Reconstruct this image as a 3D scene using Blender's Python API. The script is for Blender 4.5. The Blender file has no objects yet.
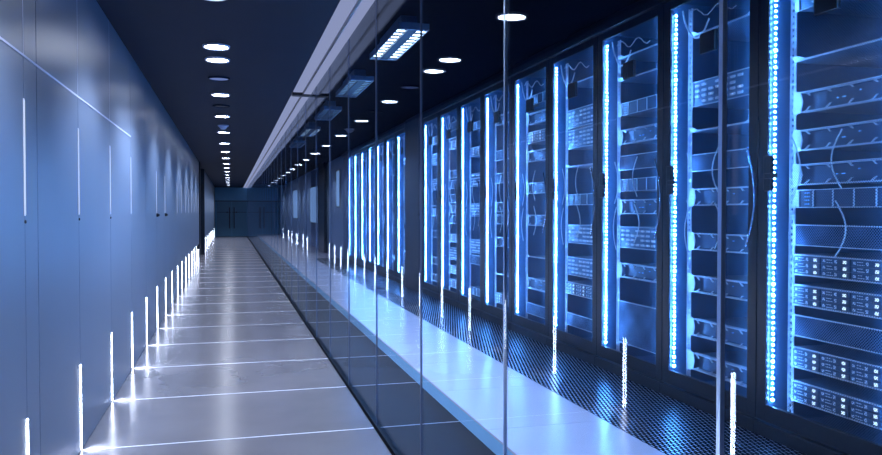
import bpy, bmesh, math, random
from mathutils import Vector, Matrix
random.seed(7)
scn = bpy.context.scene
C = scn.collection
PI = math.pi

# ------------------------------------------------------------------ dimensions (metres; x right, y down the corridor, z up)
CAM_H = 1.387
XW, XG = -0.845, 0.913          # left wall face, glass plane
ZC = 2.78                       # corridor ceiling
ZS = 2.95                       # server room ceiling
Y0, Y1 = -3.0, 45.0
STEP = 0.105                    # raised floor height
XA, XB, XR = 1.455, 2.21, 2.94  # step edge, pale tile / perforated tile border, cabinet fronts
B0 = 3.76                       # far side of the nearest cabinet, pitch 1 m

# ------------------------------------------------------------------ materials
def nt(name):
    m = bpy.data.materials.new(name); m.use_nodes = True
    t = m.node_tree; t.nodes.clear()
    out = t.nodes.new('ShaderNodeOutputMaterial')
    return m, t, out
def N(t, typ, **kw):
    n = t.nodes.new(typ)
    for k, v in kw.items():
        if hasattr(n, k): setattr(n, k, v)
        else: n.inputs[k.replace('_', ' ')].default_value = v
    return n
def math_n(t, op, a, b=None, clamp=False):
    n = t.nodes.new('ShaderNodeMath'); n.operation = op; n.use_clamp = clamp
    for i, v in enumerate((a, b)):
        if v is None: continue
        if hasattr(v, 'links'): t.links.new(v, n.inputs[i])
        else: n.inputs[i].default_value = v
    return n.outputs[0]
def pbr(name, col, rough=0.5, metal=0.0, spec=0.5, noise=0.0, nscale=3.0, bump=0.0, rnoise=0.0, stretch=(1,1,1), coat=0.0):
    m, t, out = nt(name)
    p = t.nodes.new('ShaderNodeBsdfPrincipled')
    p.inputs['Base Color'].default_value = (*col, 1)
    p.inputs['Roughness'].default_value = rough
    p.inputs['Metallic'].default_value = metal
    p.inputs['Specular IOR Level'].default_value = spec
    p.inputs['Coat Weight'].default_value = coat
    t.links.new(p.outputs[0], out.inputs[0])
    if noise or bump or rnoise:
        g = t.nodes.new('ShaderNodeNewGeometry')
        mp = t.nodes.new('ShaderNodeMapping'); mp.inputs['Scale'].default_value = stretch
        t.links.new(g.outputs['Position'], mp.inputs[0])
        nz = t.nodes.new('ShaderNodeTexNoise'); nz.inputs['Scale'].default_value = nscale; nz.inputs['Detail'].default_value = 5
        t.links.new(mp.outputs[0], nz.inputs['Vector'])
        if noise:
            r = t.nodes.new('ShaderNodeValToRGB')
            r.color_ramp.elements[0].position = .3; r.color_ramp.elements[1].position = .7
            r.color_ramp.elements[0].color = (*[c*(1-noise) for c in col], 1)
            r.color_ramp.elements[1].color = (*[min(1, c*(1+noise)) for c in col], 1)
            t.links.new(nz.outputs[0], r.inputs[0]); t.links.new(r.outputs[0], p.inputs['Base Color'])
        if rnoise:
            v = math_n(t, 'MULTIPLY_ADD', nz.outputs[0], rnoise*2)
            v.node.inputs[2].default_value = rough - rnoise
            t.links.new(v, p.inputs['Roughness'])
        if bump:
            b = t.nodes.new('ShaderNodeBump'); b.inputs['Strength'].default_value = bump; b.inputs['Distance'].default_value = .01
            t.links.new(nz.outputs[0], b.inputs['Height']); t.links.new(b.outputs[0], p.inputs['Normal'])
    return m
def emit(name, col, s, sample=True):
    m, t, out = nt(name)
    e = t.nodes.new('ShaderNodeEmission'); e.inputs[0].default_value = (*col, 1); e.inputs[1].default_value = s
    t.links.new(e.outputs[0], out.inputs[0])
    if not sample: m.cycles.emission_sampling = 'NONE'
    return m
def holes_mask(t, scale, ax, ay, r=0.32, sx=1.0):
    """1 in a hole of a staggered hole pattern, 0 on the metal; ax, ay pick the position axes."""
    g = t.nodes.new('ShaderNodeNewGeometry'); s = t.nodes.new('ShaderNodeSeparateXYZ')
    t.links.new(g.outputs['Position'], s.inputs[0])
    u = math_n(t, 'MULTIPLY', s.outputs[ax], scale); v = math_n(t, 'MULTIPLY', s.outputs[ay], scale*sx)
    def cell(u, v, off):
        a = math_n(t, 'SUBTRACT', math_n(t, 'FRACT', math_n(t, 'ADD', u, 100+off)), .5)
        b = math_n(t, 'SUBTRACT', math_n(t, 'FRACT', math_n(t, 'ADD', v, 100+off)), .5)
        d = math_n(t, 'ADD', math_n(t, 'MULTIPLY', a, a), math_n(t, 'MULTIPLY', b, b))
        return math_n(t, 'LESS_THAN', d, r*r)
    return math_n(t, 'MAXIMUM', cell(u, v, 0), cell(u, v, .5))

def m_perforated_door():
    m, t, out = nt('perforated_steel_with_haze')
    mask = holes_mask(t, 66, 1, 2, .365)
    p = N(t, 'ShaderNodeBsdfPrincipled'); p.inputs['Base Color'].default_value = (.015, .03, .06, 1)
    p.inputs['Roughness'].default_value = .35; p.inputs['Metallic'].default_value = .6
    tr = t.nodes.new('ShaderNodeBsdfTransparent'); mx = t.nodes.new('ShaderNodeMixShader')
    tl = t.nodes.new('ShaderNodeBsdfTranslucent'); tl.inputs[0].default_value = (.45, .65, .95, 1)  # translucent share added so the steel shows a glowing haze around the strips
    m2 = t.nodes.new('ShaderNodeMixShader'); m2.inputs[0].default_value = .22
    t.links.new(p.outputs[0], m2.inputs[1]); t.links.new(tl.outputs[0], m2.inputs[2])
    t.links.new(mask, mx.inputs[0]); t.links.new(m2.outputs[0], mx.inputs[1]); t.links.new(tr.outputs[0], mx.inputs[2])
    t.links.new(mx.outputs[0], out.inputs[0]); return m
def m_perforated(name, scale, ax, ay, r, col, hole, rough, metal, sx=1.0):
    m, t, out = nt(name)
    mask = holes_mask(t, scale, ax, ay, r, sx)
    p = N(t, 'ShaderNodeBsdfPrincipled'); p.inputs['Base Color'].default_value = (*col, 1)
    p.inputs['Roughness'].default_value = rough; p.inputs['Metallic'].default_value = metal
    d = t.nodes.new('ShaderNodeBsdfDiffuse'); d.inputs[0].default_value = (*hole, 1)
    b = t.nodes.new('ShaderNodeBump'); b.inputs['Strength'].default_value = .08; b.inputs['Distance'].default_value = .003; b.invert = True
    t.links.new(mask, b.inputs['Height']); t.links.new(b.outputs[0], p.inputs['Normal'])
    mx = t.nodes.new('ShaderNodeMixShader')
    t.links.new(mask, mx.inputs[0]); t.links.new(p.outputs[0], mx.inputs[1]); t.links.new(d.outputs[0], mx.inputs[2])
    t.links.new(mx.outputs[0], out.inputs[0]); return m
def m_glass():
    m, t, out = nt('partition_glass')
    g = t.nodes.new('ShaderNodeNewGeometry')
    dot = t.nodes.new('ShaderNodeVectorMath'); dot.operation = 'DOT_PRODUCT'
    t.links.new(g.outputs['Incoming'], dot.inputs[0]); t.links.new(g.outputs['Normal'], dot.inputs[1])
    c = math_n(t, 'ABSOLUTE', dot.outputs['Value'])
    k = math_n(t, 'POWER', math_n(t, 'SUBTRACT', 1.0, c, True), 8.0)
    R = math_n(t, 'ADD', math_n(t, 'MULTIPLY', k, .55), GLASS_R0, True)
    gl = t.nodes.new('ShaderNodeBsdfGlossy'); gl.inputs['Roughness'].default_value = 0; gl.inputs[0].default_value = (.85, .93, 1, 1)
    tr = t.nodes.new('ShaderNodeBsdfTransparent'); tr.inputs[0].default_value = (.93, .965, 1, 1)
    mx = t.nodes.new('ShaderNodeMixShader'); t.links.new(R, mx.inputs[0]); t.links.new(tr.outputs[0], mx.inputs[1]); t.links.new(gl.outputs[0], mx.inputs[2])
    t.links.new(mx.outputs[0], out.inputs[0]); return m
GLASS_R0 = .048

M = dict(
    wall=pbr('lacquered_wall_panel', (.125, .17, .24), .34, 0, .4, noise=.05, nscale=1.2, bump=.03, stretch=(1, 1, .4)),
    seam=pbr('wall_seam', (.02, .035, .07), .6),
    steel=pbr('brushed_steel_trim', (.75, .8, .95), .45, .3),
    black=pbr('black_gloss_metal', (.006, .009, .018), .28, .0, .5),
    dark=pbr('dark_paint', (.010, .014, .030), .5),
    ceil=pbr('dark_blue_ceiling', (.012, .021, .048), .6, 0, .1, noise=.05),
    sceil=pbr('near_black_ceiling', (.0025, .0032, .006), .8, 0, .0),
    floor=pbr('polished_concrete', (.155, .155, .172), .22, 0, .8, noise=.14, nscale=1.3, bump=.02, rnoise=.03, coat=.0),
    grout=pbr('pale_floor_joint', (.85, .88, .98), .3),
    dfloor=pbr('dark_floor_tile', (.007, .009, .014), .5, 0, .06, noise=.15, rnoise=.05),
    dgrout=pbr('grey_floor_joint', (.30, .34, .42), .4),
    gutter=pbr('black_gutter', (.004, .005, .01), .5),
    pale=pbr('pale_floor_tile', (.70, .66, .74), .27, 0, .6, noise=.02, nscale=1.5),
    pgrout=pbr('tile_joint_dark', (.10, .16, .30), .5),
    riser=pbr('step_riser_metal', (.30, .66, 1.0), .18, .0),
    perf=m_perforated('perforated_floor_steel', 36, 0, 1, .35, (.42, .56, .75), (.002, .003, .006), .3, .9, .29),
    door=m_perforated_door(),
    perfblank=m_perforated('perforated_blank', 60, 1, 2, .3, (.09, .16, .30), (.01, .02, .04), .4, .5),
    cab=pbr('cabinet_interior', (.05, .13, .25), .45, .1),
    rail=pbr('pale_zinc_rail', (.85, .92, 1), .35, .0),
    chassis=pbr('server_chassis', (.13, .22, .34), .35, .3),
    face=pbr('server_face_dark', (.045, .08, .15), .35, .3),
    bay=pbr('drive_caddy', (.07, .13, .22), .3, .4),
    lip=pbr('bright_metal_lip', (.75, .85, .95), .3, .2),
    cable=pbr('pale_blue_cable', (.85, .95, 1), .35),
    handle=pbr('polished_bow_handle', (.6, .75, .95), .18, 1),
    trimring=pbr('white_trim_ring', (.6, .65, .8), .4),
    led=emit('led_strip_blue', (.03, .25, 1.0), .5),
    ledfill=emit('hidden_fill_strip', (.09, .38, 1.0), 60.0),  # added strip out of view, put in to light the equipment fronts
    bead=emit('led_bead_white', (.11, .38, 1.0), 360.0),
    rod=emit('wall_light_white', (.72, .80, 1.0), 36.0),
    rodup=emit('upper_wall_light_white', (.62, .72, 1.0), 1.0),
    lens=emit('downlight_lens', (.80, .86, 1.0), 45.0),
    lensdim=emit('downlight_lens_dim', (.25, .36, .85), .55),
    trough=emit('light_trough_diffuser', (.40, .47, .80), .62),
    tube=emit('fluorescent_tube', (.74, .90, 1.0), 9.0),
    tubedim=emit('fluorescent_tube_dim', (.3, .6, 1.0), 1.3),
    ind=emit('indicator_white', (.65, .85, 1.0), 1.6, False),
    indb=emit('indicator_blue', (.12, .42, 1.0), 1.2, False),
    glass=m_glass(),
    seallit=pbr('lit_glass_edge', (.55, .72, 1.0), .3, 1),  # lit copy of the edge: metallic shine stands in for LED light in it
    seal=pbr('dim_glass_edge', (.09, .13, .22), .3, .0),  # darkened copy of the same edge, for the dimmer joints farther off
    fixture=pbr('fixture_housing', (.10, .19, .36), .3, .2),
    louvre=pbr('dark_louvre', (.02, .04, .08), .5),
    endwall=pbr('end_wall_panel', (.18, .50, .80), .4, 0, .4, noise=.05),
    enddoor=pbr('end_door_leaf', (.10, .30, .50), .35),
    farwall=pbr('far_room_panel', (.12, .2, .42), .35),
    litpanel=emit('backlit_panel', (.28, .5, 1.0), .75),
)

# ------------------------------------------------------------------ mesh helpers
class MB:
    def __init__(s): s.bm = bmesh.new()
    def box(s, x0, x1, y0, y1, z0, z1, bev=0.0):
        r = bmesh.ops.create_cube(s.bm, size=1)
        for v in r['verts']:
            v.co = Vector(((x0+x1)/2 + v.co.x*(x1-x0), (y0+y1)/2 + v.co.y*(y1-y0), (z0+z1)/2 + v.co.z*(z1-z0)))
        if bev:
            es = list({e for v in r['verts'] for e in v.link_edges})
            bmesh.ops.bevel(s.bm, geom=es, offset=bev, segments=2, affect='EDGES', profile=.6)
        return s
    def cyl(s, c, r, h, n=24, axis='z', r2=None):
        m = Matrix.Translation(c)
        if axis == 'x': m = m @ Matrix.Rotation(PI/2, 4, 'Y')
        if axis == 'y': m = m @ Matrix.Rotation(PI/2, 4, 'X')
        bmesh.ops.create_cone(s.bm, cap_ends=True, segments=n, radius1=r, radius2=r if r2 is None else r2, depth=h, matrix=m)
        return s
    def ring(s, c, ro, ri, h, n=32):
        vs = []
        for k in range(n):
            a = 2*PI*k/n; ca, sa = math.cos(a), math.sin(a)
            vs.append([s.bm.verts.new((c[0]+q[0]*ca, c[1]+q[0]*sa, c[2]+q[1])) for q in ((ro, h/2), (ro*.97, -h/2), (ri, -h/2*.6), (ri, h/2))])
        for k in range(n):
            a, b = vs[k], vs[(k+1) % n]
            for i in range(4):
                s.bm.faces.new((a[i], a[(i+1) % 4], b[(i+1) % 4], b[i]))
        return s
    def tube(s, pts, r, n=8):
        rings = []
        for i, p in enumerate(pts):
            p = Vector(p)
            d = (Vector(pts[min(i+1, len(pts)-1)]) - Vector(pts[max(i-1, 0)])).normalized()
            a = d.orthogonal().normalized() if i == 0 else (pa - d*pa.dot(d)).normalized()
            pa = a; b = d.cross(a)
            rings.append([s.bm.verts.new(p + (a*math.cos(2*PI*k/n) + b*math.sin(2*PI*k/n))*r) for k in range(n)])
        for i in range(len(rings)-1):
            for k in range(n):
                s.bm.faces.new((rings[i][k], rings[i][(k+1) % n], rings[i+1][(k+1) % n], rings[i+1][k]))
        s.bm.faces.new(rings[0][::-1]); s.bm.faces.new(rings[-1])
        return s
    def prism(s, poly, x0, x1):
        """poly = list of (y, z), extruded along x"""
        a = [s.bm.verts.new((x0, y, z)) for y, z in poly]; b = [s.bm.verts.new((x1, y, z)) for y, z in poly]
        n = len(poly)
        s.bm.faces.new(a); s.bm.faces.new(b[::-1])
        for i in range(n): s.bm.faces.new((a[i], b[i], b[(i+1) % n], a[(i+1) % n]))
        return s
    def mesh(s, name, mat):
        bmesh.ops.recalc_face_normals(s.bm, faces=s.bm.faces)
        me = bpy.data.meshes.new(name); s.bm.to_mesh(me); s.bm.free()
        me.materials.append(M[mat]); return me
def link(name, me, parent=None, loc=(0, 0, 0)):
    o = bpy.data.objects.new(name, me); C.objects.link(o); o.location = loc
    if parent is not None: o.parent = parent
    return o
def build(mb, name, mat, parent=None, loc=(0, 0, 0)): return link(name, mb.mesh(name, mat), parent, loc)
def struct(o): o['kind'] = 'structure'; return o
def tag(o, label, cat, group=None):
    o['label'] = label; o['category'] = cat; o['kind'] = 'thing'
    if group: o['group'] = group
    return o
def thing(name, label, cat, loc, group=None):
    return tag(link(name, None, None, loc), label, cat, group)
ORD = ['first', 'second', 'third', 'fourth', 'fifth', 'sixth', 'seventh', 'eighth', 'ninth', 'tenth', 'eleventh', 'twelfth', 'thirteenth',
       'fourteenth', 'fifteenth', 'sixteenth', 'seventeenth', 'eighteenth', 'nineteenth', 'twentieth', 'twenty-first', 'twenty-second']
def nth(i, what):   # "nearest", "second nearest" ...
    return 'nearest ' + what if i == 0 else '%s nearest %s' % (ORD[i], what)

# ------------------------------------------------------------------ floors
struct(build(MB().box(XW-.3, XG-.035, Y0, Y1, -.1, 0), 'floor', 'floor'))
g = MB()
for k in range(-2, 37): g.box(XW, XG-.035, 1.2*k-.006, 1.2*k+.006, -.01, .0012)
j = build(g, 'trim_1', 'grout'); struct(j)
struct(build(MB().box(XG-.035, XG-.012, Y0, Y1, -.1, -.03), 'trim_2', 'gutter'))      # the channel beside the glass
struct(build(MB().box(XG-.012, XA+.02, Y0, Y1, -.1, 0), 'floor_under_glass', 'dfloor'))
g = MB()
for k in range(-2, 37): g.box(XG+.012, XA, 1.2*k-.006, 1.2*k+.006, -.01, .0012)
struct(build(g, 'trim_3', 'dgrout'))
struct(build(MB().box(XA, XA+.02, Y0, Y1, 0, STEP-.012), 'trim_4', 'riser'))
g = MB()
y = 4.22-8
edges = [Y0] + [4.22+k for k in range(-7, 41) if Y0 < 4.22+k < Y1] + [Y1]
for a, b in zip(edges[:-1], edges[1:]): g.box(XA-.004, XB, a+.002, b-.002, STEP-.012, STEP)
struct(build(g, 'floor_raised', 'pale'))
struct(build(MB().box(XA+.02, 4.0, Y0, Y1, 0, STEP-.012), 'floor_raised_base', 'pgrout'))
g = MB()
for a, b in zip(edges[:-1], edges[1:]):
    if a < 21: g.box(XB+.002, XR+.03, a+.003, b-.003, STEP-.012, STEP)
struct(build(g, 'floor_perforated', 'perf'))
struct(build(MB().box(XB+.002, 4.0, 21.3, Y1, STEP-.012, STEP), 'floor_far', 'pale'))

# ------------------------------------------------------------------ left wall, in panels
g = MB()
RA, RB = 22.3, 26.0             # dark recess far down the wall
ys = [1.2*k for k in range(-3, 39)]
for a in ys:
    b = a+1.2
    segs = [(a, b)]
    if a < 3.83 < b: segs = [(a, 3.825), (3.829, b)]
    for (p, q) in segs:
        p, q = max(p+.003, Y0), min(q-.003, Y1)
        if q <= p: continue
        if p < RB and q > RA:
            if p < RA: parts = [(p, RA)]
            elif q > RB: parts = [(RB, q)]
            else: parts = []
        else: parts = [(p, q)]
        for p, q in parts:
            if a < 7.1:
                g.box(XW-.02, XW, p, q, .004, 2.046); g.box(XW-.02, XW, p, q, 2.056, ZC)
            else: g.box(XW-.02, XW, p, q, .004, ZC)
wl = struct(build(g, 'wall_left', 'wall'))
g = MB(); g.box(XW-.12, XW-.02, Y0, RA, 0, ZC); g.box(XW-.12, XW-.02, RB, Y1, 0, ZC)
struct(build(g, 'wall_left_backing', 'seam'))
g = MB(); g.box(XW-.14, XW-.12, RA, RB, 0, ZC).box(XW-.12, XW+.035, RA-.04, RA+.12, 0, ZC).box(XW-.12, XW+.035, RB-.1, RB, 0, ZC)
struct(build(g, 'wall_left_recess', 'black'))
struct(build(MB().box(XW-.02, XW+.004, Y0, 7.2, 2.046, 2.056), 'trim_5', 'steel'))
g = MB()
for k in (3, 4, 5): g.box(XW-.01, XW+.001, 1.2*k-.003, 1.2*k+.003, 2.056, ZC)
struct(build(g, 'seam_highlight', 'steel'))  # steel slivers standing in for the highlight on the panel edges
struct(build(MB().box(XW, XW+.004, Y0, RA-.04, 0, .004), 'baseboard_left', 'seam'))

# ------------------------------------------------------------------ ceiling, end walls
struct(build(MB().box(XW-.3, .705, Y0, Y1, ZC, ZC+.25), 'ceiling', 'ceil'))
struct(build(MB().box(.705, XG+.02, Y0, Y1, ZC+.05, ZC+.25), 'ceiling_slot', 'dark'))
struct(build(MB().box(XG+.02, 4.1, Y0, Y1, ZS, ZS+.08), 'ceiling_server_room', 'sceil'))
struct(build(MB().box(4.0, 4.1, Y0, Y1, 0, ZS), 'wall_right', 'dark'))
struct(build(MB().box(XW-.3, 4.1, Y0-.1, Y0, 0, ZS+.08), 'wall_back', 'wall'))
# end wall with pairs of dark doors
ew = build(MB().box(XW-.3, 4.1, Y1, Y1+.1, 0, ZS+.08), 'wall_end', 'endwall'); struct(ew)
struct(build(MB().box(XW, 4.0, Y1-.02, Y1, 1.985, 2.03), 'trim_7', 'black'))
for n, (a, b) in enumerate(((-.75, .06), (.08, .9), (.94, 1.75), (1.77, 2.6))):
    d = build(MB().box(a, b, Y1-.05, Y1, .02, 1.98, .004), 'door_%d' % (n+1), 'enddoor'); struct(d)
    hx = b-.12 if n % 2 == 0 else a+.12
    build(MB().box(hx-.025, hx+.025, Y1-.10, Y1-.05, .45, 1.65, .008), 'door_handle', 'black', d)
    build(MB().box(a+.02, b-.02, Y1-.055, Y1-.05, 1.36, 1.385), 'cross_rail', 'black', d)
    build(MB().cyl((hx+(-.12 if n % 2 == 0 else .12), Y1-.07, 1.37), .04, .05, 16, 'y'), 'door_lock', 'black', d)

# ------------------------------------------------------------------ light trough along the top of the glass
for n, (a, b) in enumerate(((Y0+.02, 8.99), (9.13, 22.0), (22.08, Y1-.02))):
    t = thing('ceiling_light_trough', ['nearest length of the pale light trough along the top of the glass',
                                 'middle length of the pale light trough above the glass, past its dark gap',
                                 'farthest length of the pale light trough above the glass, running to the end wall'][n],
              'light trough', (.81, a, ZC), 'light troughs above the glass')
    L = b-a
    build(MB().box(-.100, .002, 0, L, -.004, .04), 'diffuser', 'trough', t)
    build(MB().box(.016, .100, 0, L, -.022, .04), 'inner_diffuser', 'trough', t)
    build(MB().box(.003, .015, 0, L, -.026, .04), 'channel', 'black', t)

struct(build(MB().box(.70, XG-.006, 9.0, 9.12, ZC-.035, ZC+.2), 'trim_9', 'black'))
# ------------------------------------------------------------------ glass partition
yj = [1.27+1.2*k for k in range(-3, 37)]
for n, (a, b) in enumerate(zip(yj[:-1], yj[1:])):
    L = b-a-.012
    gl = build(MB().box(-.004, .004, -L/2, L/2, -.028, ZC), 'window_%d' % (n+1), 'glass', None, (XG, (a+b)/2, 0)); struct(gl)
    gl.rotation_euler.z = random.uniform(-.0016, .0016) if n > 6 else 0
    build(MB().box(-.005, .005, L/2+(.000 if n < 4 else .003), L/2+(.012 if n < 4 else .009), -.028, ZC), 'window_edge', 'seallit' if n < 4 else 'seal', gl)

# ------------------------------------------------------------------ left wall lights
def wall_rod(y, z0, z1, mat, me_cache={}):
    key = (mat,)
    if key not in me_cache:
        me_cache[key] = (MB().box(-.004, .003, -.0095, .0095, .004, z1-z0-.004).mesh('diffuser', mat),
                         MB().box(-.005, .0012, -.011, -.0095, 0, z1-z0).box(-.005, .0012, .0095, .011, 0, z1-z0)
                         .box(-.005, .0012, -.011, .011, 0, .004).box(-.005, .0012, -.011, .011, z1-z0-.004, z1-z0).mesh('frame', 'steel'))
    return me_cache[key]
lows = [k for k in range(2, 37) if (k < 20 or k % 2) and not (RA-.1 < 1.2*k < RB+.1)]
for i, k in enumerate(lows):
    y = 1.2*k
    if i == 0: lab = 'short upright light strip at the floor, in the wall just beside the camera'
    elif i <= 16: lab = 'short upright floor-level light strip on the blue wall, %s in view' % (nth(i-1, 'one'))
    else: lab = 'tiny distant floor-level light strip on the left wall near the end wall'
    t = thing('wall_light', lab, 'wall light', (XW, y, .004), 'low light strips at the foot of the blue wall')
    a, b = wall_rod(y, 0, .5, 'rod')
    link('diffuser', a, t); link('frame', b, t)
    if k < 22:      # added spot at each strip's foot, put in for the fan of floor light
        l = bpy.data.lights.new('added_fan_spot', 'SPOT'); l.energy = 11; l.color = (.72, .80, 1.0); l.spot_size = math.radians(150); l.spot_blend = 1; l.shadow_soft_size = .004
        o = bpy.data.objects.new('added_fan_spot', l); C.objects.link(o); o.location = (XW+.006, y, .06); o.rotation_euler = (0, math.radians(-90+8), 0)
ups = [k for k in range(2, 37) if (k < 20 or k % 2) and k not in (7, 10) and not (RA-.1 < 1.2*k < RB+.1)]
for i, k in enumerate(ups):
    y = 1.2*k
    if i == 0: lab = 'upright eye-level light strip in the wall just beside the camera'
    elif i <= 14: lab = 'long thin eye-level light strip on the blue wall, %s in view' % (nth(i-1, 'one'))
    else: lab = 'tiny distant eye-level light strip on the left wall near the end wall'
    t = thing('upper_wall_light', lab, 'wall light', (XW, y, 1.37), 'upper light strips on the blue wall')
    a, b = wall_rod(y, 0, .5, 'rodup')
    link('diffuser', a, t); link('frame', b, t)
for i, (y, z) in enumerate(((3.6, 1.345), (4.8, 1.345), (6.0, 1.345), (9.6, 1.35), (10.8, 1.35))):
    big = i > 2
    o = build(MB().cyl((.010 if big else .002, 0, 0), .022 if big else .008, .024 if big else .006, 16, 'x').cyl((.024 if big else .005, 0, 0), .014 if big else .005, .02 if big else .004, 16, 'x'), 'wall_lock', 'black', None, (XW, y, z)); o.parent = wl; continue
    tag(o, ['small dark lock under the nearest tall wall light', 'small dark lock under the second nearest tall wall light', 'small dark lock under the third nearest tall wall light',
            'black knob under the eye-level light strip, nearer of the two knobs', 'black knob under the eye-level light strip, farther of the two knobs'][i], 'knob')
o = build(MB().box(0, .07, -.05, .05, .0, .09, .01).cyl((.05, 0, .1), .025, .05, 16), 'door_stop', 'black', None, (XW+.0, 20.6, .42)); o.parent = wl

# ------------------------------------------------------------------ downlights
R = .112
me_ring = MB().ring((0, 0, 0), R, R-.018, .02).mesh('trim_ring', 'trimring')
me_ringd = MB().ring((0, 0, 0), R, R-.018, .02).mesh('trim_ring', 'ceil')
me_lens = MB().cyl((0, 0, .0), R-.018, .008, 32).mesh('lens', 'lens')
me_lensd = MB().cyl((0, 0, .0), R-.018, .008, 32).mesh('lens', 'lensdim')
me_grille = MB().cyl((0, 0, .0), R-.018, .008, 32).mesh('grille', 'dark')
def spot(y, e):
    l = bpy.data.lights.new('downlight_lamp', 'SPOT'); l.energy = e; l.color = (.66, .74, 1.0)
    l.spot_size = math.radians(122); l.spot_blend = .55; l.shadow_soft_size = .05
    o = bpy.data.objects.new('downlight_lamp', l); C.objects.link(o); o.location = (-.107, y, ZC-.03)
SP = 215
lights = [(.4, 1), (2.75, 1), (5.10, 1), (6.68, 1), (7.25, 1), (8.27, 2), (9.4, 1), (10.4, 3), (11.5, 1), (13.8, 1), (16, 1), (18.2, 1), (20.4, 1), (22.7, 1), (24.9, 1),
          (27.1, 1), (29.5, 1), (31.8, 1), (34.2, 1), (36.6, 1), (39, 1), (41.4, 1)]
n = 0
for y, k in lights:
    if k == 1:
        if y < 5: lab = 'round recessed ceiling downlight overhead, %s' % ('behind the camera' if y < 1 else 'just in front of the camera')
        else:
            lab = 'bright round corridor ceiling downlight, %s in view' % nth(n, 'one'); n += 1
        t = thing('downlight', lab, 'ceiling light', (-.107, y, ZC), 'round corridor downlights')
        link('trim_ring', me_ring, t, (0, 0, -.008)); link('lens', me_lens, t, (0, 0, -.006))
        if y < 43: spot(y, SP)
    elif k == 2:
        t = thing('downlight', 'dim blue round ceiling disc between two bright downlights', 'ceiling light', (-.107, y, ZC))
        link('trim_ring', me_ringd, t, (0, 0, -.008)); link('lens', me_lensd, t, (0, 0, -.006))
    else:
        t = thing('ceiling_speaker', 'dark round grille flush in the corridor ceiling between downlights', 'ceiling speaker', (-.107, y, ZC))
        link('trim_ring', me_ringd, t, (0, 0, -.008)); link('grille', me_grille, t, (0, 0, -.006))
t = thing('smoke_detector', 'small domed blue-white smoke detector on the dark corridor ceiling', 'smoke detector', (-.107, 12.75, ZC))
build(MB().cyl((0, 0, -.008), .085, .016, 32), 'base', 'trimring', t)
build(MB().cyl((0, 0, -.04), .035, .05, 32, 'z', .08), 'dome', 'trimring', t)

# ------------------------------------------------------------------ louvred fixtures in the server room
LX = 1.375
def troffer(i, y, lab, tube, lamp):
    t = thing('louvre_ceiling_light', lab, 'ceiling light', (LX, y, 2.80), 'louvred ceiling lights behind the glass')
    w, L = .125, .62
    g = MB().box(-w, w, -L, L, .032, .05).box(-w, -w+.006, -L, L, 0, .032).box(w-.006, w, -L, L, 0, .032).box(-w, w, -L, -L+.02, 0, .032).box(-w, w, L-.02, L, 0, .032)
    g.prism([(-L*.8, .05), (L*.8, .05), (L*.7, .15), (-L*.7, .15)], -w*.5, w*.5)
    build(g, 'housing', 'fixture', t)
    build(MB().box(-.036, .036, -L+.02, L-.02, .004, .032), 'centre_strip', 'louvre', t)
    for s in (-1, 1):
        build(MB().box(s*.078-.038, s*.078+.038, -L+.05, L-.05, .020, .031), 'tube', tube, t)
        g = MB(); xs, xe = s*.078-.039, s*.078+.039; pts = [(xs, -L+.03)]
        for k in range(11):
            yy = -L+.06+k*(2*L-.12)/10
            pts += [(xs+.004, yy-.006), (xe, yy-.006), (xe, yy+.006), (xs+.004, yy+.006)]
        pts += [(xs+.004, L-.03), (xs, L-.03)]; pts[0:1] = [(xs, -L+.03), (xs+.004, -L+.03)]
        lo = [g.bm.verts.new((p[0], p[1], .004)) for p in pts]; hi = [g.bm.verts.new((p[0], p[1], .016)) for p in pts]
        g.bm.faces.new(lo); g.bm.faces.new(hi[::-1])
        for q in range(len(pts)): g.bm.faces.new((lo[q], hi[q], hi[(q+1) % len(pts)], lo[(q+1) % len(pts)]))
        build(g, 'grille', 'louvre', t)
troffer(0, 3.95, 'louvred ceiling light behind the glass almost overhead', 'tube', 30)
troffer(1, 6.38, 'brightest louvred ceiling light, twin lit tubes, seen through the glass', 'tube', 22)
troffer(2, 8.75, 'second nearest louvred ceiling light, dim, behind the glass', 'tubedim', 2.5)
troffer(3, 11.2, 'third nearest louvred ceiling light, dim, behind the glass', 'tubedim', 2.5)
troffer(4, 13.8, 'small twin-tube louvred ceiling light, fourth nearest, glowing blue-white', 'tube', 10)
troffer(5, 16.4, 'faint unlit louvred ceiling light farthest back behind the glass', 'tubedim', 0)

# ------------------------------------------------------------------ server cabinets
H0, H1 = STEP, 2.87
def arc(x, y, bow, z0, z1, x_end=None, n=14):
    return [(x, y+bow*math.sin(PI*k/n), z0+(z1-z0)*k/n) for k in range(n+1)]
cab = {}
# local frame: x = into the cabinet from its front, y = 0 at the far side, down to -1 at the near side, z from the raised floor
HH = H1-H0
OZ0, OZ1 = .18, 2.68
g = MB().box(.02, .98, -.012, -.002, 0, HH).box(.02, .98, -.998, -.988, 0, HH).box(.97, .98, -.988, -.012, 0, HH).box(.02, .97, -.988, -.012, HH-.02, HH).box(.05, .97, -.988, -.012, .0, .06)
cab['body'] = (g.mesh('body', 'cab'), [])
cab['plinth'] = (MB().box(-.015, .05, -.998, -.002, 0, .075, .003).mesh('plinth', 'black'), [])
cab['cornice'] = (MB().box(-.03, .05, -.999, -.001, OZ1+.065, HH, .003).mesh('cornice', 'black'), [])
g = MB().box(0, .028, -.082, -.004, .085, OZ1+.06, .003).box(0, .028, -.996, -.918, .085, OZ1+.06, .003).box(0, .028, -.918, -.082, .085, OZ0, .002).box(0, .028, -.918, -.082, OZ1, OZ1+.06, .002)
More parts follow.
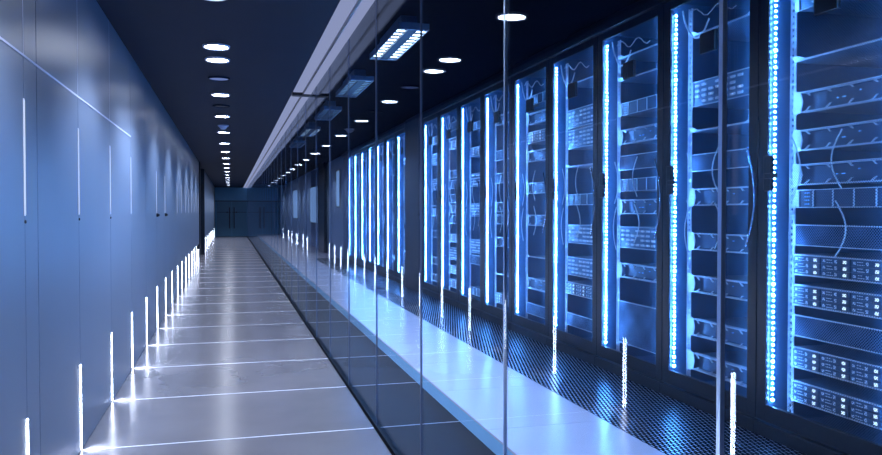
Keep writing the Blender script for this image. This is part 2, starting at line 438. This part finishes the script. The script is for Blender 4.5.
cab['door'] = (g.mesh('door', 'black'), [
    ('perforated_panel', MB().box(.012, .014, -.918, -.082, OZ0, OZ1).mesh('perforated_panel', 'door')),
    ('label_holder', MB().box(-.012, .012, -.60, -.44, 2.30, 2.43, .006).mesh('label_holder', 'black')),
    ('latch', MB().box(-.018, .010, -.128, -.070, 1.40, 1.60, .006).box(-.028, -.018, -.19, -.09, 1.47, 1.50, .004).mesh('latch', 'black')),
    ('bow_handle', MB().tube(arc(-.03, .06, -.075, 1.08, 1.66), .0065).mesh('bow_handle', 'handle'))])
g = MB().box(.040, .048, -.105, -.095, .20, 2.66)
cab['led_strip'] = (g.mesh('led_strip', 'led'), [])
g = MB()
z = .21
while z < 2.65:
    r_ = random.choice((.0055, .0065, .0065, .0075, .0095))
    b = bmesh.ops.create_icosphere(g.bm, subdivisions=1, radius=r_, matrix=Matrix.Translation((.034, -.10, z)))
    z += .0315
cab['led_strip'][1].append(('led_dots', g.mesh('led_dots', 'bead')))
def railmesh(ya, yb):
    g = MB().box(.122, .130, ya, ya+(yb-ya)*.3, .12, 2.68).box(.122, .130, ya+(yb-ya)*.7, yb, .12, 2.68)
    z = .12
    while z < 2.66:
        g.box(.122, .130, ya+(yb-ya)*.3, ya+(yb-ya)*.7, z, z+.018); z += .036
    return g.mesh('rail', 'rail')
cab['fill_strip'] = (MB().box(.040, .052, -.945, -.930, .20, 2.66).mesh('led_strip', 'ledfill'), [])  # added fill strip, unseen behind the near side of the door frame
cab['rail'] = (railmesh(-.158, -.113), [])
cab['rail#'] = (railmesh(-.90, -.855), [])
cab['cable'] = (MB().tube(arc(.027, -.25, -.06, 1.35, 1.68), .004).tube(arc(.027, -.28, .05, .98, 1.32), .004).mesh('cable', 'cable'), [])
cab['cable#'] = (MB().tube(arc(.027, -.60, .07, 1.40, 1.70), .004).tube(arc(.027, -.56, -.07, 1.05, 1.34), .004).mesh('cable', 'cable'), [])
cab['cable##'] = (MB().tube([(.06, -.14-.30*k/12, 2.66-.22*math.sin(PI*k/14)**.7) for k in range(13)], .006).tube([(.07, -.2-.5*k/12, 2.62-.05*k/12+.03*math.sin(k)) for k in range(13)], .004).mesh('cable', 'cable'), [])
cab['side_panel'] = (MB().box(.135, .9, -.110, -.106, .1, 2.7).mesh('side_panel', 'cab'), [])
def cabinet(i, B, lab):
    t = thing('server_cabinet', lab, 'server cabinet', (XR, B, H0), 'row of black server cabinets')
    for k, (me, kids) in cab.items():
        p = link(k.strip('#'), me, t)
        for kn, km in kids: link(kn, km, p)
    return t

# equipment: local frame x into the cabinet, y across (-.325 .. .325), z up from its foot; its far ear is at +y
W = .345
def k_array():
    h = .118; P = []
    P.append(('chassis', MB().box(.004, .62, -W+.02, W-.02, 0, h, .002).mesh('chassis', 'chassis'), []))
    P.append(('faceplate', MB().box(-.004, .004, -W, W, 0, .007).box(-.004, .004, -W, W, h-.007, h).box(-.004, .004, W-.02, W, .006, h-.006).box(-.004, .004, -W, -W+.02, .006, h-.006).mesh('faceplate', 'lip'), []))
    for c in range(3):
        y1 = W-.022-c*.205; y0 = y1-.195
        for r in range(3):
            z0 = .010+r*.0335
            b = MB().box(-.010, .003, y0, y1, z0, z0+.030, .002)
            s = MB().box(-.0125, -.010, y1-.03, y1-.014, z0+.008, z0+.022).box(-.0125, -.010, y1-.075, y1-.04, z0+.020, z0+.024).box(-.0125, -.010, y1-.085, y1-.04, z0+.006, z0+.010).box(-.0125, -.010, y1-.11, y1-.095, z0+.006, z0+.024)
            l = MB().box(-.014, -.010, y0+.022, y0+.042, z0+.007, z0+.023)
            P.append(('drive_bay', b.mesh('drive_bay', 'bay'), [('latch', s.mesh('latch', 'lip')), ('indicator', l.mesh('indicator', 'ind'))]))
    return h, P
def k_tray():
    h = .115; P = []
    P.append(('chassis', MB().box(.03, .62, -W+.03, W-.03, .012, h-.012).mesh('chassis', 'face'), []))
    P.append(('ear', MB().prism([(W-.055, .0), (W, -.01), (W, h+.01), (W-.055, h), (W-.075, h*.5)], -.006, .0).mesh('ear', 'rail'), []))
    P.append(('ear', MB().box(-.006, .0, -W, -W+.03, 0, h).mesh('ear', 'rail'), []))
    g = MB().box(-.012, .03, -W+.03, W-.06, h-.008, h).box(-.012, .03, -W+.03, W-.06, 0, .007)
    for k in range(4):
        yy = W-.09-k*.15
        g.prism([(yy, h), (yy-.012, h), (yy-.045, h-.028), (yy-.033, h-.028)], -.010, -.004)
        g.prism([(yy, 0.004), (yy-.012, 0.004), (yy-.045, .028), (yy-.033, .028)], -.010, -.004)
    P.append(('wire_guard', g.mesh('wire_guard', 'lip'), []))
    P.append(('indicator', MB().box(.024, .032, .0, .02, .05, .056).box(.024, .032, .05, .06, .05, .056).box(.024, .032, -.1, -.09, .07, .076).mesh('indicator', 'indb'), []))
    return h, P
def k_blank(h=.118):
    P = [('panel', MB().box(-.006, .02, -W+.02, W-.03, 0, h, .002).mesh('panel', 'perfblank'), []),
         ('rim', MB().box(-.009, .0, -W, W, h-.006, h).box(-.009, .0, -W, W, 0, .005).box(-.009, 0, W-.03, W-.018, .005, h-.006).mesh('rim', 'lip'), [])]
    return h, P
def k_switch():
    h = .10
    P = [('chassis', MB().box(.0, .55, -W+.03, W-.05, 0, h, .002).mesh('chassis', 'face'), [])]
    P.append(('ear', MB().prism([(W-.05, 0), (W, 0), (W, h), (W-.05, h)], -.006, 0).mesh('ear', 'rail'), []))
    g = MB()
    for k in range(4): g.box(-.006, .0, W-.16-k*.14, W-.154-k*.14, .006, h-.006)
    g.box(-.006, 0, -W+.03, W-.05, h-.004, h).box(-.006, 0, -W+.03, W-.05, 0, .004)
    P.append(('divider', g.mesh('divider', 'lip'), []))
    g = MB()
    for k in range(3):
        for r in range(4): g.box(-.004, .0, W-.10-k*.013, W-.094-k*.013, .018+r*.02, .024+r*.02)
    P.append(('indicator', g.mesh('indicator', 'indb'), []))
    return h, P
def k_shelf():
    h = .03
    P = [('tray', MB().box(-.004, .6, -W+.01, W-.01, 0, .004).mesh('tray', 'chassis'), []),
         ('lip', MB().prism([(-W+.01, 0), (W-.01, 0), (W-.01, h), (W-.05, h), (W-.09, .012), (-W+.09, .012), (-W+.05, h), (-W+.01, h)], -.010, -.004).mesh('lip', 'lip'), [])]
    return h, P
def k_switchports():
    h = .17
    P = [('chassis', MB().box(.0, .55, -W+.03, W-.04, 0, h, .002).mesh('chassis', 'chassis'), [])]
    g = MB().box(-.008, 0, -W+.02, W-.02, h-.005, h).box(-.008, 0, -W+.02, W-.02, 0, .005).box(-.008, 0, W-.04, W-.02, .005, h-.005).box(-.008, 0, -W+.02, -W+.04, .005, h-.005)
    P.append(('bezel', g.mesh('bezel', 'lip'), []))
    g = MB()
    for c in range(7):
        for r in range(4):
            if (c*3+r*5) % 7 != 0: g.box(-.010, .0, W-.11-c*.075, W-.065-c*.075, .022+r*.036, .038+r*.036)
    P.append(('port', g.mesh('port', 'rail'), []))
    g = MB()
    for c in range(7):
        for r in range(4):
            if (c*5+r*3) % 4 == 1: g.box(-.013, -.010, W-.10-c*.075, W-.09-c*.075, .026+r*.036, .034+r*.036)
    P.append(('indicator', g.mesh('indicator', 'ind'), []))
    return h, P
KIND = {'array': ('drive_array', 'drive array', k_array(), 'dark drive array with white lights'),
        'tray': ('rack_server', 'server', k_tray(), 'rack server with pale ear bracket'),
        'blank': ('vented_unit', 'vented unit', k_blank(), 'perforated dark blue vented unit'),
        'bigblank': ('vented_cover', 'vented cover', k_blank(.34), 'tall perforated blue cover'),
        'switch': ('network_switch', 'network switch', k_switch(), 'black network unit with thin dividers'),
        'ports': ('port_switch', 'network switch', k_switchports(), 'framed switch with pale port rows'),
        'shelf': ('equipment_shelf', 'shelf', k_shelf(), 'thin shelf with bright lip')}
def place(kind, B, z, ci, where, rank):
    name, cat, (h, P), desc = KIND[kind]
    t = thing(name, '%s, %s, %s' % (desc, rank, where), cat, (XR+.112, B-.503, z), 'units mounted in the server cabinets')
    for pn, me, kids in P:
        p = link(pn, me, t)
        if ci < 6 or kind == 'tray':
            for kn, km in kids: link(kn, km, p)
        elif kids:
            for kn, km in kids:
                if kn == 'indicator': link(kn, km, p)
    return t
RACK = {
  0: [('ports', 2.50), ('shelf', 2.22), ('tray', 1.935), ('tray', 1.725), ('tray', 1.535), ('switch', 1.41), ('blank', 1.20), ('array', 1.035), ('array', .865), ('blank', .695), ('array', .515), ('array', .325)],
  1: [('shelf', 2.58), ('ports', 2.10), ('shelf', 1.93), ('blank', 1.66), ('tray', 1.43), ('tray', 1.13), ('tray', .84), ('tray', .545), ('tray', .31)],
  2: [('shelf', 2.62), ('shelf', 2.44), ('switch', 2.16), ('tray', 1.93), ('blank', 1.72), ('switch', 1.55), ('tray', 1.37), ('ports', 1.10), ('tray', .86), ('bigblank', .33)],
  3: [('shelf', 2.56), ('ports', 2.16), ('ports', 1.97), ('shelf', 1.80), ('switch', 1.45), ('ports', 1.10), ('ports', .80), ('array', .62), ('blank', .33)],
}
def random_rack():
    z = .31; L = []
    while z < 2.55:
        k = random.choice(['array', 'tray', 'tray', 'ports', 'blank', 'switch', 'shelf'])
        L.append((k, z)); z += KIND[k][2][0] + random.choice([.03, .08, .15, .22, .3])
    return L[::-1]
cabinets = [-1, 0, 1, 2, 3, 4, 5, 6, 7, 8, 10, 11, 12, 13, 14, 15, 16]
vis = 0
for c in cabinets:
    B = B0 + c
    if c < 0: lab, where = 'black server cabinet nearest the camera side, just outside the view', ''
    elif c < 9: lab = 'black perforated-door server cabinet with blue light strip, %s' % ('nearest the camera, cut by the frame' if c == 0 else '%s along the row' % ORD[c])
    else: lab = 'far server cabinet with blue light strip, %s beyond the dark column' % ORD[c-10]
    cabinet(c, B, lab)
    if c < 0: continue
    if c < 9: where = 'in %s' % nth(c, 'cabinet')
    else: where = 'in %s cabinet past column' % ORD[c-10]
    L = RACK.get(c) or random_rack()
    if c >= 10: L = L[::2]
    for r, (k, z) in enumerate(L):
        place(k, B, z, c, where, 'topmost unit' if r == 0 else ('lowest unit' if r == len(L)-1 else '%s unit from top' % ORD[r]))
# dark column in the row, fascia above the row
struct(build(MB().box(XR-.05, 3.95, B0+8.02, B0+8.98, STEP, ZS), 'wall_pier', 'dark'))
struct(build(MB().box(XR-.02, 3.95, Y0, B0+17, H1, ZS), 'trim_8', 'black'))
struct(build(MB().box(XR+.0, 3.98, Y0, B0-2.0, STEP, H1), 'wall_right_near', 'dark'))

# ------------------------------------------------------------------ far part of the server room
ya = B0+16.0+1.02
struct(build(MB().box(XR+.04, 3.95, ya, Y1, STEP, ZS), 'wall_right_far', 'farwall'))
struct(build(MB().box(XR-.12, XR+.04, ya+3.2, ya+4.6, STEP, ZS), 'recess_reflection_block', 'black'))  # solid black block standing in for the wall recess mirrored in the glass
for i, (a, b, z0, z1, m) in enumerate(((ya+.6, ya+1.3, 1.55, 2.55, 'litpanel'), (ya+6.2, ya+8.8, 1.0, 2.3, 'litpanel'), (ya+10.5, ya+12.2, .5, 2.3, 'farwall'), (ya+14, ya+17, 1.1, 2.4, 'litpanel'))):
    t = thing('light_box', ['narrow tall backlit panel on the far wall beyond the cabinets', 'wide backlit wall panel, nearest past the dark reflection block behind the glass',
                             'plain blue wall panel between two backlit ones, far behind the glass', 'last backlit panel before the end wall, behind the glass'][i], 'light box', (XR+.04, a, z0))
    build(MB().box(-.02, 0, 0, b-a, 0, z1-z0).mesh and MB().box(-.02, 0, 0, b-a, 0, z1-z0), 'panel', m, t)
    build(MB().box(-.03, 0, -.04, 0, -.04, z1-z0+.04).box(-.03, 0, b-a, b-a+.04, -.04, z1-z0+.04).box(-.03, 0, 0, b-a, -.04, 0).box(-.03, 0, 0, b-a, z1-z0, z1-z0+.04), 'frame', 'black', t)

# ------------------------------------------------------------------ world, camera, view
w = bpy.data.worlds.new('World'); scn.world = w; w.use_nodes = True
bg = w.node_tree.nodes['Background']; bg.inputs[0].default_value = (.05, .12, .35, 1); bg.inputs[1].default_value = .15
cd = bpy.data.cameras.new('Camera'); cam = bpy.data.objects.new('Camera', cd); C.objects.link(cam)
cam.location = (0, 0, CAM_H)
cd.sensor_width = 36; cd.lens = 761/882*36; cd.clip_start = .02; cd.clip_end = 200
cam.rotation_euler = (PI/2-math.radians(1.17), 0, -math.radians(15.46))
scn.camera = cam
scn.view_settings.view_transform = 'Standard'; scn.view_settings.look = 'None'
scn.view_settings.gamma = 1; scn.view_settings.use_curve_mapping = False
scn.view_settings.exposure = 0.0
cy = scn.cycles
cy.use_denoising = True
cy.max_bounces = 10; cy.diffuse_bounces = 4; cy.glossy_bounces = 5; cy.transparent_max_bounces = 24
cy.sample_clamp_indirect = 36; cy.use_light_tree = True; cy.caustics_reflective = False
